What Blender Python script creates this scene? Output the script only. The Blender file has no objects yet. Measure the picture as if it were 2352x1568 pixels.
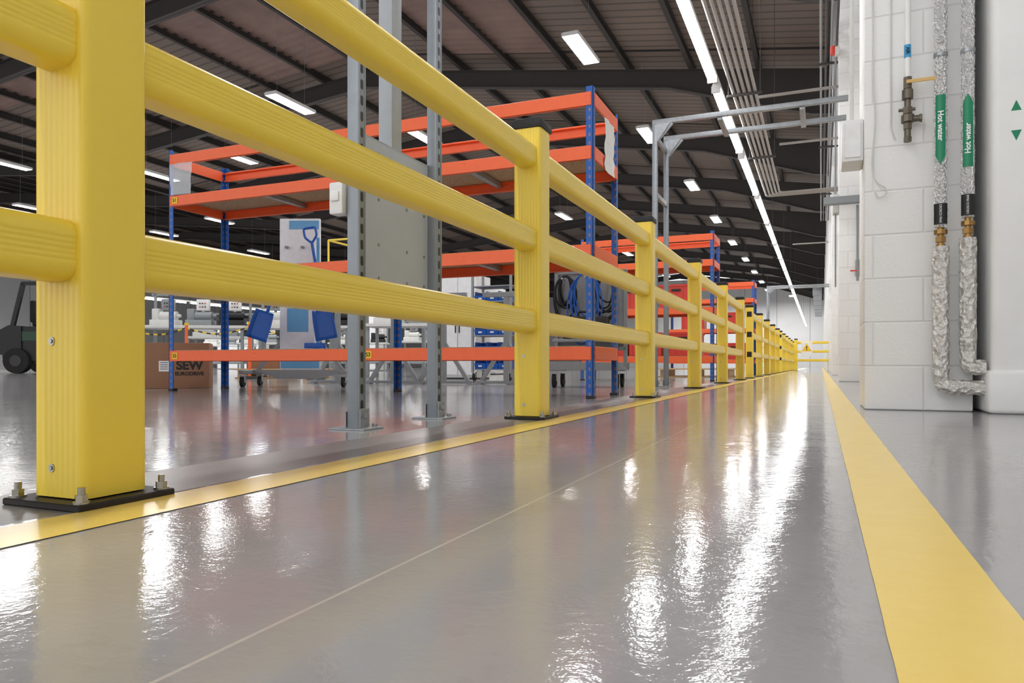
import bpy, bmesh, math, random
from mathutils import Vector, Matrix
random.seed(7)
C = bpy.context.scene.collection

# ------------------------------------------------------------------ materials
def lin(c):
    return tuple(((v/255)/12.92 if v/255 <= .04045 else ((v/255+.055)/1.055)**2.4) for v in c)+(1.0,)
class NT:
    def __init__(s, name):
        s.m = bpy.data.materials.new(name); s.m.use_nodes = True
        s.t = s.m.node_tree; s.b = s.t.nodes['Principled BSDF']
    def n(s, typ, **kw):
        nd = s.t.nodes.new(typ)
        for k, v in kw.items(): setattr(nd, k, v)
        return nd
    def l(s, a, b): s.t.links.new(a, b)
    def val(s, sock, v):
        if isinstance(v, (int, float)): sock.default_value = v
        elif isinstance(v, tuple): sock.default_value = v
        else: s.l(v, sock)
    def m_(s, op, a, b=0.0):
        nd = s.n('ShaderNodeMath', operation=op)
        s.val(nd.inputs[0], a); s.val(nd.inputs[1], b)
        return nd.outputs[0]
    def mix(s, f, a, b):
        nd = s.n('ShaderNodeMix', data_type='RGBA')
        s.val(nd.inputs[0], f); s.val(nd.inputs[6], a); s.val(nd.inputs[7], b)
        return nd.outputs[2]
    def coords(s, kind='Object'):
        tc = s.n('ShaderNodeTexCoord'); return tc.outputs[kind]
    def sep(s, v):
        nd = s.n('ShaderNodeSeparateXYZ'); s.l(v, nd.inputs[0]); return nd.outputs
    def noise(s, v, scale, detail=3, rough=.55):
        nd = s.n('ShaderNodeTexNoise'); nd.inputs['Scale'].default_value = scale
        nd.inputs['Detail'].default_value = detail; nd.inputs['Roughness'].default_value = rough
        if v is not None: s.l(v, nd.inputs['Vector'])
        return nd.outputs['Fac']
    def bump(s, h, strength, dist):
        nd = s.n('ShaderNodeBump'); nd.inputs['Strength'].default_value = strength
        nd.inputs['Distance'].default_value = dist; s.l(h, nd.inputs['Height'])
        s.l(nd.outputs[0], s.b.inputs['Normal'])

def mat(name, col, rough=.5, metal=0., var=.06, scale=18, bump=0., bs=60, coat=0., emit=0., alpha=1., trans=0.):
    t = NT(name); c = lin(col); v = t.coords()
    f = t.noise(v, scale)
    dark = tuple(max(0, x*(1-var*2)) for x in c[:3])+(1,)
    lite = tuple(min(1, x*(1+var*2)) for x in c[:3])+(1,)
    t.l(t.mix(f, dark, lite), t.b.inputs['Base Color'])
    t.b.inputs['Roughness'].default_value = rough; t.b.inputs['Metallic'].default_value = metal
    t.b.inputs['Coat Weight'].default_value = coat
    if bump: t.bump(t.noise(v, bs, 4), bump, .002)
    if emit:
        t.b.inputs['Emission Color'].default_value = c; t.b.inputs['Emission Strength'].default_value = emit
    if alpha < 1: t.b.inputs['Alpha'].default_value = alpha
    if trans: t.b.inputs['Transmission Weight'].default_value = trans
    return t.m

YEL = mat('barrier_yellow', (249,217,76), .32, var=.008, scale=1.5)
BLK = mat('black_plastic', (24,24,26), .5)
RUB = mat('rubber', (22,22,24), .7)
PLATE = mat('dark_plate', (48,44,42), .5, .5)
BOLT = mat('zinc_bolt', (170,168,160), .3, 1.0)
BLUE = mat('blue_plastic', (22,92,188), .4)
ORANGE = mat('orange_beam', (248,106,54), .42, var=.03)
GALV = mat('galvanised_steel', (160,164,168), .42, .6, var=.12, scale=30)
GREYM = mat('grey_paint', (140,145,148), .5)
CONDM = mat('pale_conduit', (168,163,158), .5)
WHITE = mat('white_paint', (240,240,239), .45, bump=.3, bs=30, var=.035, scale=6)
OFFW = mat('off_white', (215,215,212), .5)
DARKST = mat('dark_steel', (70,66,64), .6, .1)
PURL = mat('purlin_steel', (56,52,50), .65, .1)
CARD = mat('cardboard', (150,110,84), .8, scale=6, bump=.1)
INK = mat('print_ink', (30,28,28), .6)
GREEN = mat('green_label', (8,132,92), .4)
WTXT = mat('white_print', (245,245,245), .5)
AIRB = mat('blue_label', (60,160,215), .4)
BRASS = mat('brass', (165,130,80), .35, .9)
BRONZE = mat('tarnished_bronze', (112,104,92), .45, .7, var=.2)
YLEV = mat('yellow_lever', (214,178,110), .4)
RED = mat('red_plastic', (215,62,48), .4)
DGREEN = mat('green_cover', (20,64,38), .4)
LABY = mat('yellow_tag', (245,200,40), .5)
SHEET = mat('paper_white', (238,238,238), .35)
SLEEVE = mat('clear_plastic_sleeve', (225,228,232), .12, alpha=.55)
WOOD = mat('pale_wood', (190,160,120), .7, scale=6)
LBLUE = mat('light_blue_print', (96,164,212), .45)
MIDW = mat('board_white', (222,228,234), .35)
ROOFL = mat('rooflight_panel', (132,106,98), .6, var=.2, scale=1.5)
LAMP = mat('lamp_body', (235,235,235), .4)
GLOW = mat('tube_glow', (255,255,255), .5, var=0, emit=22)
GLOW2 = mat('lamp_panel_glow', (255,255,255), .5, var=0, emit=8)

def foil():
    t = NT('foil_wrap'); v = t.coords()
    vo = t.n('ShaderNodeTexVoronoi'); vo.inputs['Scale'].default_value = 90; t.l(v, vo.inputs['Vector'])
    f = t.noise(v, 70, 4, .7)
    t.l(t.mix(f, (.8,.8,.79,1), (1,1,1,1)), t.b.inputs['Base Color'])
    t.b.inputs['Metallic'].default_value = .65; t.b.inputs['Roughness'].default_value = .18
    t.bump(t.m_('ADD', f, vo.outputs['Distance']), .9, .016); return t.m
FOIL = foil()
def foil2():
    t = NT('foil_lagging'); v = t.coords()
    vo = t.n('ShaderNodeTexVoronoi'); vo.inputs['Scale'].default_value = 45; t.l(v, vo.inputs['Vector'])
    f = t.noise(v, 38, 5, .65)
    t.l(t.mix(f, (.60,.57,.52,1), (1,.99,.97,1)), t.b.inputs['Base Color'])
    t.b.inputs['Metallic'].default_value = .65; t.b.inputs['Roughness'].default_value = .24
    t.bump(t.m_('ADD', f, t.m_('MULTIPLY', vo.outputs['Distance'], .8)), .9, .02); return t.m
LAG = foil2()
def chip():
    t = NT('chipboard'); v = t.coords(); f = t.noise(v, 220, 2, .8)
    r = t.n('ShaderNodeValToRGB'); t.l(f, r.inputs[0])
    r.color_ramp.elements[0].position = .35; r.color_ramp.elements[0].color = lin((110,86,62))
    r.color_ramp.elements[1].position = .65; r.color_ramp.elements[1].color = lin((214,190,158))
    t.l(r.outputs[0], t.b.inputs['Base Color']); t.b.inputs['Roughness'].default_value = .75; return t.m
CHIP = chip()
def holes(name, base, period, half_len, centre, half_w, rough, metal, xface=False, hole=(.02,.02,.02,1)):
    t = NT(name); o = t.sep(t.coords()); c = lin(base)
    z = t.m_('ABSOLUTE', t.m_('SUBTRACT', t.m_('FRACT', t.m_('DIVIDE', o[2], period)), .5))
    zz = t.m_('MULTIPLY', z, period)
    if xface:
        s = t.m_('ABSOLUTE', o[1])
    else:
        s = t.m_('ABSOLUTE', t.m_('SUBTRACT', t.m_('ADD', t.m_('ABSOLUTE', o[0]), t.m_('ABSOLUTE', o[1])), centre))
    dz = t.m_('MAXIMUM', t.m_('SUBTRACT', zz, half_len-half_w), 0.)
    d = t.m_('SQRT', t.m_('ADD', t.m_('MULTIPLY', dz, dz), t.m_('MULTIPLY', s, s)))
    k = t.m_('LESS_THAN', d, half_w)
    if xface:
        nn = t.sep(t.coords('Normal')); k = t.m_('MULTIPLY', k, t.m_('GREATER_THAN', t.m_('ABSOLUTE', nn[0]), .6))
    f = t.noise(t.coords(), 30)
    b = t.mix(f, tuple(x*.88 for x in c[:3])+(1,), tuple(min(1,x*1.1) for x in c[:3])+(1,))
    t.l(t.mix(k, b, hole), t.b.inputs['Base Color'])
    t.b.inputs['Roughness'].default_value = rough
    t.l(t.m_('MULTIPLY', t.m_('SUBTRACT', 1., k), metal), t.b.inputs['Metallic'])
    return t.m
UPR = holes('punched_blue_steel', (8,88,176), .05, .011, .022, .0055, .45, .0, hole=lin((150,110,104)))
STRUT = holes('slotted_channel', (150,156,162), .05, .016, 0, .0075, .42, .45, xface=True)

def block():
    t = NT('painted_blockwork'); v = t.coords(); o = t.sep(v)
    u = t.m_('ADD', o[0], t.m_('MULTIPLY', o[1], 1.0))
    cb = t.n('ShaderNodeCombineXYZ'); t.l(u, cb.inputs[0]); t.l(o[2], cb.inputs[1])
    br = t.n('ShaderNodeTexBrick'); t.l(cb.outputs[0], br.inputs['Vector'])
    br.inputs['Scale'].default_value = 1.; br.inputs['Brick Width'].default_value = .40
    br.inputs['Row Height'].default_value = .195; br.inputs['Mortar Size'].default_value = .007
    br.inputs['Mortar Smooth'].default_value = 1.
    br.inputs['Color1'].default_value = lin((248,248,247)); br.inputs['Color2'].default_value = lin((243,243,242))
    br.inputs['Mortar'].default_value = lin((234,234,233))
    t.l(br.outputs['Color'], t.b.inputs['Base Color']); t.b.inputs['Roughness'].default_value = .38
    h = t.m_('ADD', t.m_('MULTIPLY', t.m_('SUBTRACT', 1., br.outputs['Fac']), .8), t.m_('MULTIPLY', t.noise(v, 45, 6, .75), 1.1))
    t.bump(h, .6, .005); return t.m
BLOCK = block()
def wallm():
    t = NT('factory_wall'); v = t.coords(); o = t.sep(v)
    k = t.m_('LESS_THAN', t.m_('FRACT', t.m_('DIVIDE', t.m_('ADD', o[0], o[1]), 3.0)), .02)
    f = t.noise(v, .4)
    t.l(t.mix(k, t.mix(f, lin((214,215,216)), lin((238,238,238))), lin((170,170,172))), t.b.inputs['Base Color'])
    t.b.inputs['Roughness'].default_value = .6; return t.m
WALLM = wallm()

def floorm():
    t = NT('polished_epoxy_floor'); v = t.coords(); o = t.sep(v)
    f1 = t.noise(v, .9, 4); f2 = t.noise(v, 9, 5, .65); f3 = t.noise(v, 2.6, 5, .7)
    base = t.mix(f1, lin((161,159,160)), lin((180,178,179)))
    base = t.mix(t.m_('MULTIPLY', f2, .25), base, lin((146,145,146)))
    base = t.mix(t.m_('MULTIPLY', t.m_('GREATER_THAN', f3, .56), .10), base, lin((140,134,132)))
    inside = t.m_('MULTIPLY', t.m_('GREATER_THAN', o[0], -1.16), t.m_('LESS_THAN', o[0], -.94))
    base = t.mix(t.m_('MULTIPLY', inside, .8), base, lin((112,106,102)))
    j = t.m_('LESS_THAN', t.m_('ABSOLUTE', t.m_('ADD', o[0], .388)), .0019)
    base = t.mix(t.m_('MULTIPLY', j, t.m_('ADD', f2, .2)), base, lin((210,203,197)))
    t.l(base, t.b.inputs['Base Color'])
    r = t.m_('ADD', t.m_('MULTIPLY', f2, .10), .04)
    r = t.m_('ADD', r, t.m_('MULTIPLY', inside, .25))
    t.l(r, t.b.inputs['Roughness'])
    t.b.inputs['Specular IOR Level'].default_value = .6
    h = t.m_('ADD', t.m_('MULTIPLY', t.noise(v, 4, 2), .8), t.m_('MULTIPLY', t.noise(v, 60, 3, .65), .24))
    h = t.m_('SUBTRACT', h, t.m_('MULTIPLY', j, .1))
    t.bump(h, .32, .006)
    return t.m
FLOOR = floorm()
def linem():
    t = NT('yellow_floor_paint'); v = t.coords(); f = t.noise(v, 12, 5, .7)
    t.l(t.mix(f, lin((244,208,104)), lin((252,222,122))), t.b.inputs['Base Color'])
    t.b.inputs['Roughness'].default_value = .25
    t.bump(t.noise(v, 30, 3), .15, .002); return t.m
LINE = linem()
def roofm():
    t = NT('profiled_roof_sheet'); v = t.coords(); o = t.sep(v)
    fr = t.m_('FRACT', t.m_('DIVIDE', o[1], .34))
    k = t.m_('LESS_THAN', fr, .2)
    k2 = t.m_('LESS_THAN', t.m_('FRACT', t.m_('DIVIDE', o[1], 6.2)), .02)
    f = t.noise(v, .5, 5)
    base = t.mix(f, lin((102,88,79)), lin((132,116,105)))
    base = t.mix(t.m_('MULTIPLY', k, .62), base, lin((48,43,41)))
    base = t.mix(k2, base, lin((30,28,28)))
    t.l(base, t.b.inputs['Base Color']); t.b.inputs['Roughness'].default_value = .6
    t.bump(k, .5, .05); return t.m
ROOF = roofm()
def chainm():
    t = NT('hazard_chain'); o = t.sep(t.coords())
    k = t.m_('LESS_THAN', t.m_('FRACT', t.m_('DIVIDE', t.m_('ADD', o[0], o[1]), .16)), .5)
    t.l(t.mix(k, lin((245,205,40)), lin((25,25,25))), t.b.inputs['Base Color']); return t.m
CHAIN = chainm()

# ------------------------------------------------------------------ mesh builder
class MB:
    def __init__(s): s.bm = bmesh.new()
    def box(s, c, size, bevel=0., seg=2, rot=None):
        r = bmesh.ops.create_cube(s.bm, size=1.0); vs = r['verts']
        M = Matrix.Translation(Vector(c))
        if rot is not None: M = M @ rot
        M = M @ Matrix.Diagonal((size[0], size[1], size[2], 1))
        bmesh.ops.transform(s.bm, matrix=M, verts=vs)
        if bevel:
            es = list({e for v in vs for e in v.link_edges})
            bmesh.ops.bevel(s.bm, geom=es, offset=bevel, segments=seg, profile=.5, affect='EDGES')
        return s
    def cyl(s, p0, p1, r, seg=20, r2=None):
        p0, p1 = Vector(p0), Vector(p1); d = p1-p0; L = d.length
        res = bmesh.ops.create_cone(s.bm, cap_ends=True, segments=seg, radius1=r, radius2=r if r2 is None else r2, depth=L)
        M = Matrix.Translation((p0+p1)/2) @ d.to_track_quat('Z', 'Y').to_matrix().to_4x4()
        bmesh.ops.transform(s.bm, matrix=M, verts=res['verts']); return s
    def beam(s, p0, p1, w, h, bevel=0.):
        p0, p1 = Vector(p0), Vector(p1); d = p1-p0
        q = d.to_track_quat('Y', 'Z').to_matrix().to_4x4()
        return s.box((p0+p1)/2, (w, d.length, h), bevel, 1, q)
    def prism(s, poly, fn, a, b):
        A = [s.bm.verts.new(fn(u, v, a)) for u, v in poly]; B = [s.bm.verts.new(fn(u, v, b)) for u, v in poly]
        n = len(poly)
        for i in range(n): s.bm.faces.new((A[i], A[(i+1)%n], B[(i+1)%n], B[i]))
        s.bm.faces.new(A[::-1]); s.bm.faces.new(B)
        return s
    def tube(s, path, r, seg=12, closed=False, jit=0.):
        P = [Vector(p) for p in path]; n = len(P); rings = []
        rr = r if isinstance(r, (list, tuple)) else [r]*n
        t0 = (P[1]-P[0]).normalized(); up = Vector((0,0,1)) if abs(t0.z) < .9 else Vector((1,0,0))
        nrm = (up - t0*up.dot(t0)).normalized()
        for i in range(n):
            if closed: t = (P[(i+1)%n]-P[i-1]).normalized()
            elif i == 0: t = t0
            elif i == n-1: t = (P[-1]-P[-2]).normalized()
            else: t = ((P[i+1]-P[i]).normalized()+(P[i]-P[i-1]).normalized()).normalized()
            nrm = (nrm - t*nrm.dot(t)).normalized(); bi = t.cross(nrm)
            rings.append([s.bm.verts.new(P[i]+(nrm*math.cos(a)+bi*math.sin(a))*(rr[i]+(random.uniform(-jit,jit) if jit else 0))) for a in [2*math.pi*k/seg for k in range(seg)]])
        m = n if closed else n-1
        for i in range(m):
            A, B = rings[i], rings[(i+1)%n]
            for k in range(seg): s.bm.faces.new((A[k], A[(k+1)%seg], B[(k+1)%seg], B[k]))
        if not closed: s.bm.faces.new(rings[0][::-1]); s.bm.faces.new(rings[-1])
        return s
    def grid(s, pts):
        V = [[s.bm.verts.new(p) for p in row] for row in pts]
        for i in range(len(V)-1):
            for j in range(len(V[0])-1): s.bm.faces.new((V[i][j], V[i][j+1], V[i+1][j+1], V[i+1][j]))
        return s
    def torus(s, c, R, r, normal='Y', seg=24, ts=8):
        path = []
        for k in range(seg):
            a = 2*math.pi*k/seg; u, v = R*math.cos(a), R*math.sin(a)
            path.append({'Y': (c[0]+u, c[1], c[2]+v), 'X': (c[0], c[1]+u, c[2]+v), 'Z': (c[0]+u, c[1]+v, c[2])}[normal])
        return s.tube(path, r, ts, True)
    def obj(s, name, m, parent=None, loc=(0,0,0), label=None, smooth=True, ang=35):
        bmesh.ops.recalc_face_normals(s.bm, faces=s.bm.faces)
        me = bpy.data.meshes.new(name); s.bm.to_mesh(me); s.bm.free()
        me.materials.append(m)
        if smooth:
            me.polygons.foreach_set('use_smooth', [True]*len(me.polygons))
            me.set_sharp_from_angle(angle=math.radians(ang))
        return reg(name, me, parent, loc, label)
def reg(name, data, parent=None, loc=(0,0,0), label=None):
    o = bpy.data.objects.new(name, data); o.location = loc
    if parent is not None: o.parent = parent
    if label: o['label'] = label
    C.objects.link(o); return o
def meta(o, label, cat=None, group=None, kind=None):
    o['label'] = label
    if cat: o['category'] = cat
    if group: o['group'] = group
    if kind: o['kind'] = kind
    return o
def thing(name, label, cat, loc=(0,0,0), group=None, rz=0):
    e = bpy.data.objects.new(name, None); e.empty_display_size = .1; e.location = loc
    e.rotation_euler = (0,0,rz); C.objects.link(e)
    return meta(e, label, cat, group)
def dup(root, loc, rz=None, label=None):
    def rec(o, par):
        c = o.copy()
        if par is not None: c.parent = par
        C.objects.link(c)
        for ch in o.children: rec(ch, c)
        return c
    n = rec(root, None); n.location = loc
    if rz is not None: n.rotation_euler = (0,0,rz)
    if label: n['label'] = label
    return n
def fillet(path, r, seg=6):
    P = [Vector(p) for p in path]; out = [P[0]]
    for i in range(1, len(P)-1):
        a = (P[i-1]-P[i]).normalized(); b = (P[i+1]-P[i]).normalized()
        p0 = P[i]+a*r; p1 = P[i]+b*r
        for k in range(seg+1):
            t = k/seg; out.append(p0*(1-t)**2+P[i]*2*t*(1-t)+p1*t*t)
    out.append(P[-1]); return out
def text(body, size, m, parent, loc, rot, name='lettering', bold=.0, align='CENTER'):
    cu = bpy.data.curves.new('t', 'FONT'); cu.body = body; cu.size = size; cu.extrude = .0004
    cu.offset = bold; cu.align_x = align; cu.align_y = 'CENTER'
    to = bpy.data.objects.new('t', cu); C.objects.link(to)
    dg = bpy.context.evaluated_depsgraph_get(); dg.update()
    me = bpy.data.meshes.new_from_object(to.evaluated_get(dg)); bpy.data.objects.remove(to)
    me.materials.clear(); me.materials.append(m)
    o = reg(name, me, parent, loc); o.rotation_euler = rot; return o
R90 = math.radians(90)

# ------------------------------------------------------------------ camera
cam = bpy.data.cameras.new('camera'); co = bpy.data.objects.new('camera', cam); C.objects.link(co)
co.location = (0, 0, .2); co.rotation_euler = (R90, 0, math.radians(22.9))
cam.sensor_width = 36; cam.lens = 1680/2352*36; cam.shift_y = 54/2352; cam.clip_start = .02; cam.clip_end = 300
bpy.context.scene.camera = co

# ------------------------------------------------------------------ room shell
XL, XR, Y0, Y1 = -54.0, .75, -6.0, 76.0
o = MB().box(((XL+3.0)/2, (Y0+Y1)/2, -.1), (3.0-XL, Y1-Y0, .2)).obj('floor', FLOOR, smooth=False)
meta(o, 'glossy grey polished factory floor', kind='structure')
o = MB().box((XR+.15, (3.9+Y1)/2, 3.75), (.3, Y1-3.9, 7.5)).obj('wall_right', WHITE, smooth=False)
meta(o, 'white painted factory side wall', kind='structure')
o = MB().box((1.65, -.6, 3.75), (.3, 9.0, 7.5)).obj('wall_right_recess', WHITE, smooth=False)
meta(o, 'white painted wall beside the column', kind='structure')
o = MB().box((1.15, 4.05, 3.75), (1.3, .3, 7.5)).obj('wall_right_return', mat('grey_wall',(196,196,196),.6), smooth=False)
meta(o, 'grey rendered wall return behind the pipework', kind='structure')
o = MB().box((XL-.15, (Y0+Y1)/2, 4), (.3, Y1-Y0, 8.4)).obj('wall_left', WALLM, smooth=False)
meta(o, 'pale clad factory wall', kind='structure')
o = MB().box(((XL+1)/2, Y1+.15, 4.2), (1-XL, .3, 9.4)).obj('wall_back', WALLM, smooth=False)
meta(o, 'pale clad end wall', kind='structure')

ROOFP = [(.9, 7.30), (-13.2, 9.43), (-27.0, 8.05), (-40.5, 9.43), (-54.0, 7.8)]
def rtop(x):
    for (a, ha), (b, hb) in zip(ROOFP, ROOFP[1:]):
        if b <= x <= a: return ha+(hb-ha)*(a-x)/(a-b)
    return 7.3
m = MB()
poly = [(x, h+.22) for x, h in ROOFP]+[(x, h+.32) for x, h in ROOFP[::-1]]
m.prism(poly, lambda u, v, t: (u, t, v), Y0, Y1)
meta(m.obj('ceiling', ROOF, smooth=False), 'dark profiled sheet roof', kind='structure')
root = None; px = []
x = .2
while x > -53.5:
    px.append(x); x -= 1.66
zsec = [(-.035,0),(.035,0),(.035,.02),(-.015,.02),(-.015,.2),(.035,.2),(.035,.22),(-.035,.22)]
for i, x in enumerate(px):
    if root is None:
        root = MB().prism(zsec, lambda u, v, t: (u*1.6, t, v-.005), 0, Y1-Y0).obj('roof_purlin', PURL, smooth=False)
        meta(root, 'dark steel roof purlin spanning the rafters', 'roof beam', 'roof purlins'); o = root
    else: o = root.copy(); C.objects.link(o)
    o.location = (x, Y0, rtop(x))
def rafter():
    m = MB()
    bot = [(.72, 6.25), (-.2, 6.35), (-3.7, 7.5), (-13.2, 8.93), (-27.0, 7.55), (-40.5, 8.93), (-54, 7.3)]
    top = [(x, rtop(x)) for x, _ in bot]
    m.prism(bot+top[::-1], lambda u, v, t: (u, t, v), -.01, .01)
    for L in (bot, top):
        sgn = 1 if L is bot else -1
        m.prism(L+[(x, h+.025*sgn) for x, h in L[::-1]], lambda u, v, t: (u, t, v), -.1, .1)
    return m.obj('roof_rafter', DARKST, smooth=False)
rf = rafter(); rf.location = (0, 1.0, -.002)
meta(rf, 'dark tapered steel roof rafter with haunch', 'roof beam', 'roof rafters')
for k in range(1, 13):
    c = rf.copy(); C.objects.link(c); c.location = (0, 1.0+6.15*k, -.002)
def rooflight(x0, x1, y0, y1):
    m = MB()
    pts = []
    for j in range(int((y1-y0)/.17)+1):
        y = y0+j*.17; dz = -.02 if j % 2 else .0
        pts.append([(x, y, rtop(x)+.2+dz) for x in (x0, (x0+x1)/2, x1)])
    o = m.grid(pts).obj('rooflight', ROOFL, smooth=False)
    meta(o, 'faded reddish translucent rooflight panel', 'skylight', 'rooflights')
for a in [(-16.7,-13.4,13.6,18.8), (-9.7,-6.5,14.0,18.6), (-24.9,-21.7,10.5,15.5), (-29.9,-28.3,10.5,16), (-5,-3.2,8,12.5)]: rooflight(*a)

def pier(y, w, label, x0=.18, d=.45):
    o = MB().box((0,0,3.7), (w, d, 7.4), .008, 2).obj('wall_pier', BLOCK); o.location = (x0+w/2, y+d/2, 0)
    return meta(o, label, kind='structure')
pier(3.65, .42, 'white painted blockwork pier carrying pipes')
for k in range(1, 12):
    p = pier(3.65+6.0*k, .55, 'white painted blockwork wall pier', x0=.2)
t = thing('column', 'white painted concrete column on a square plinth', 'column', (.86, 3.75, 0))
MB().box((0,0,3.6), (.43,.44,7.2), .03, 4).obj('column_shaft', WHITE, t)
MB().box((0,0,.09), (.46,.47,.18), .02, 3).obj('plinth', WHITE, t)
for zz, s in ((1.253, 1), (1.133, -1)):
    m = MB(); m.prism([(-.018,-.02*s),(.018,-.02*s),(0,.022*s)], lambda u, v, tt: (u-.130, tt, v+zz), -.2212, -.2202)
    m.obj('arrow_mark', GREEN, t, smooth=False)

for nm, xa, xb, lb in (('floor_marking_line', -.925, -.82, 'yellow painted line along the safety barrier'),
                       ('floor_marking_line', .045, .145, 'yellow painted line along the white wall')):
    m = MB(); rows = []
    yy = Y0+.2
    while yy < 60:
        j = .0004
        rows.append([(xa+random.uniform(-j,j), yy, .0012), (xb+random.uniform(-j,j), yy, .0012)]); yy += .05 if yy < 5 else .5
    o = m.grid(rows).obj(nm, LINE, smooth=False); meta(o, lb, 'floor marking', 'walkway lines')

# ------------------------------------------------------------------ barriers
def ribbed(hw, hh, n, rib, cr):
    pts = []
    span = hh-cr
    def face(sg):
        out = []
        k = n*4
        for i in range(k+1):
            v = -span*.97+2*span*.97*i/k
            d = rib if i % 4 in (1, 2) else 0
            out.append((sg*(hw-d), sg*v))
        return out
    def arc(cx, cy, a0):
        return [(cx+cr*math.cos(a0+R90*i/6), cy+cr*math.sin(a0+R90*i/6)) for i in range(7)]
    pts += face(1); pts += arc(hw-cr, hh-cr, 0); pts += arc(-hw+cr, hh-cr, R90)
    pts += face(-1); pts += arc(-hw+cr, -hh+cr, 2*R90); pts += arc(hw-cr, -hh+cr, 3*R90)
    return pts
RAILP = ribbed(.040, .0435, 5, .0009, .024)
POSTP = [(v, u) for u, v in ribbed(.0535, .0535, 7, .0007, .012)]
POSTM = {}
RZ = (.362,.664,.970)
def railobj(L, parent, y, z):
    key = round(L, 3)
    if ('r', key) not in POSTM:
        o = MB().prism(RAILP, lambda u, v, t: (u, t, v), 0, L).obj('rail', YEL, parent, (0, y, z), ang=28)
        POSTM[('r', key)] = o.data
    else: o = reg('rail', POSTM[('r', key)], parent, (0, y, z))
    return o
def meshpart(key, name, build, parent, loc=(0,0,0), label=None):
    if key not in POSTM:
        o = build(name, parent); POSTM[key] = o.data; o.location = loc
    else: o = reg(name, POSTM[key], parent, loc)
    if label: o['label'] = label
    return o
def bolt_b(name, parent):
    m = MB(); m.cyl((0,0,0), (0,0,.003), .011, 20); m.cyl((0,0,.003), (0,0,.012), .0085, 6); m.cyl((0,0,.012), (0,0,.022), .0048, 12)
    return m.obj(name, BOLT, parent)
def screw_b(name, parent):
    m = MB(); m.cyl((0,0,0), (0,-.002,0), .006, 16); m.cyl((0,-.002,0), (0,-.0035,0), .003, 6)
    return m.obj(name, BOLT, parent)
def barrier(label, x, ys, rz=0, first_socket=False, near=3, group='yellow safety barriers', H=1.085):
    t = thing('safety_barrier', label, 'barrier', (x, ys[0], 0), group, rz)
    for i, y in enumerate(ys):
        yy = y-ys[0]
        p = meshpart('post', 'post', lambda n, q: MB().prism(POSTP, lambda u, v, tt: (u, v, tt), .012, H).obj(n, YEL, q, ang=28), t, (0, yy, 0))
        def capb(n, q):
            m = MB(); m.box((0,0,H+.004), (.115,.115,.032), .004, 2); m.box((0,0,H+.023), (.102,.102,.008), .003, 1)
            for k in range(4): m.box((0, 0, H-.006+k*.007), (.119-.001*k, .119-.001*k, .003))
            return m.obj(n, BLK, q)
        meshpart('cap', 'cap', capb, p)
        meshpart('plate', 'base_plate', lambda n, q: MB().box((0,0,.005), (.160,.160,.010), .002, 1).obj(n, PLATE, q), p)
        if i < near:
            for sx in (-1,1):
                for sy in (-1,1): meshpart('bolt', 'bolt', bolt_b, p, (sx*.066, sy*.066, .010))
        for z in (.053, .234): meshpart('screw', 'screw', screw_b, p, (-.012, -.0525, z))
        if first_socket and i == 0:
            for z in RZ:
                MB().box((0, -.054, z), (.07, .004, .08), .0015, 1).obj('socket', BLK, p)
        if i < len(ys)-1:
            L = ys[i+1]-y
            for z in RZ: railobj(L, t, yy, z)
    return t
barrier('three-rail yellow safety barrier along the walkway line', -1.0, [-1.1,.76,2.56,4.48,6.40,8.32,10.24], near=4)
barrier('yellow safety barrier run starting with open-socket post', -1.0, [11.66,13.58,15.5,17.42,19.34], first_socket=True, near=0)
barrier('yellow safety barrier run beyond the open gap', -1.0, [20.7,22.6,24.5,26.4,28.3,30.2], first_socket=True, near=0)
barrier('yellow safety barrier closing across the walkway', .32, [27.2, 28.32], rz=R90, near=0)
barrier('yellow safety barrier closing across the work area', -1.3, [34, 35.9, 37.8], rz=R90, near=0)

t = thing('warning_sign', 'small board with yellow warning triangle hung on barrier', 'sign', (-.45, 27.10, .62))
MB().box((0,0,.12), (.36,.01,.5), .003, 1).obj('sign_board', WTXT, t)
m = MB(); m.prism([(-.16,.05),(.16,.05),(0,.33)], lambda u, v, q: (u, q, v), -.008, -.006); m.obj('sign_triangle', LABY, t, smooth=False)
text('!', .22, INK, t, (0,-.0095,.15), (R90,0,0), bold=.004)

# ------------------------------------------------------------------ slotted channel frames
def strut(parent, x, y, h, name='upright'):
    m = MB(); w = .0205
    m.box((0,0,h/2), (2*w,2*w,h), .003, 2)
    m.box((w+.0005,.0155,h/2), (.003,.006,h)); m.box((w+.0005,-.0155,h/2), (.003,.006,h))
    o = m.obj(name, STRUT, parent, (x,y,0))
    b = MB(); b.box((.0,0,.003), (.13,.11,.006), .001, 1); b.box((.03,0,.035), (.004,.05,.06), .001, 1); b.box((-.024,0,.03), (.004,.05,.05), .001, 1)
    b.cyl((.03,0,.04), (.042,0,.04), .009, 6); b.cyl((.045,.035,.006), (.045,.035,.016), .008, 6)
    b.obj('foot', GALV, o)
    return o
t = thing('channel_stand', 'galvanised slotted channel stand bolted beside the barrier', 'metal stand', (-1.34, 1.92, 0))
strut(t, 0, 0, 2.3); strut(t, 0, .5, 2.3)
MB().box((0, .25, 2.28), (.041,.46,.041), .003).obj('crossbar', GALV, t)
m = MB(); m.box((-.018, .25, .70), (.003,.46,.49), .001, 1)
m.box((-.024,.25,.945), (.015,.46,.004)); m.box((-.024,.25,.455), (.015,.46,.004))
m.obj('panel', mat('zinc_panel',(190,199,212),.6,.0,var=.04,scale=5), t)
for yy in (.05,.15,.33,.45):
    for zz in (.49,.60,.75,.90):
        MB().cyl((-.0175,yy,zz), (-.013,yy,zz), .005, 6).obj('bolt', BOLT, t)
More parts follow.
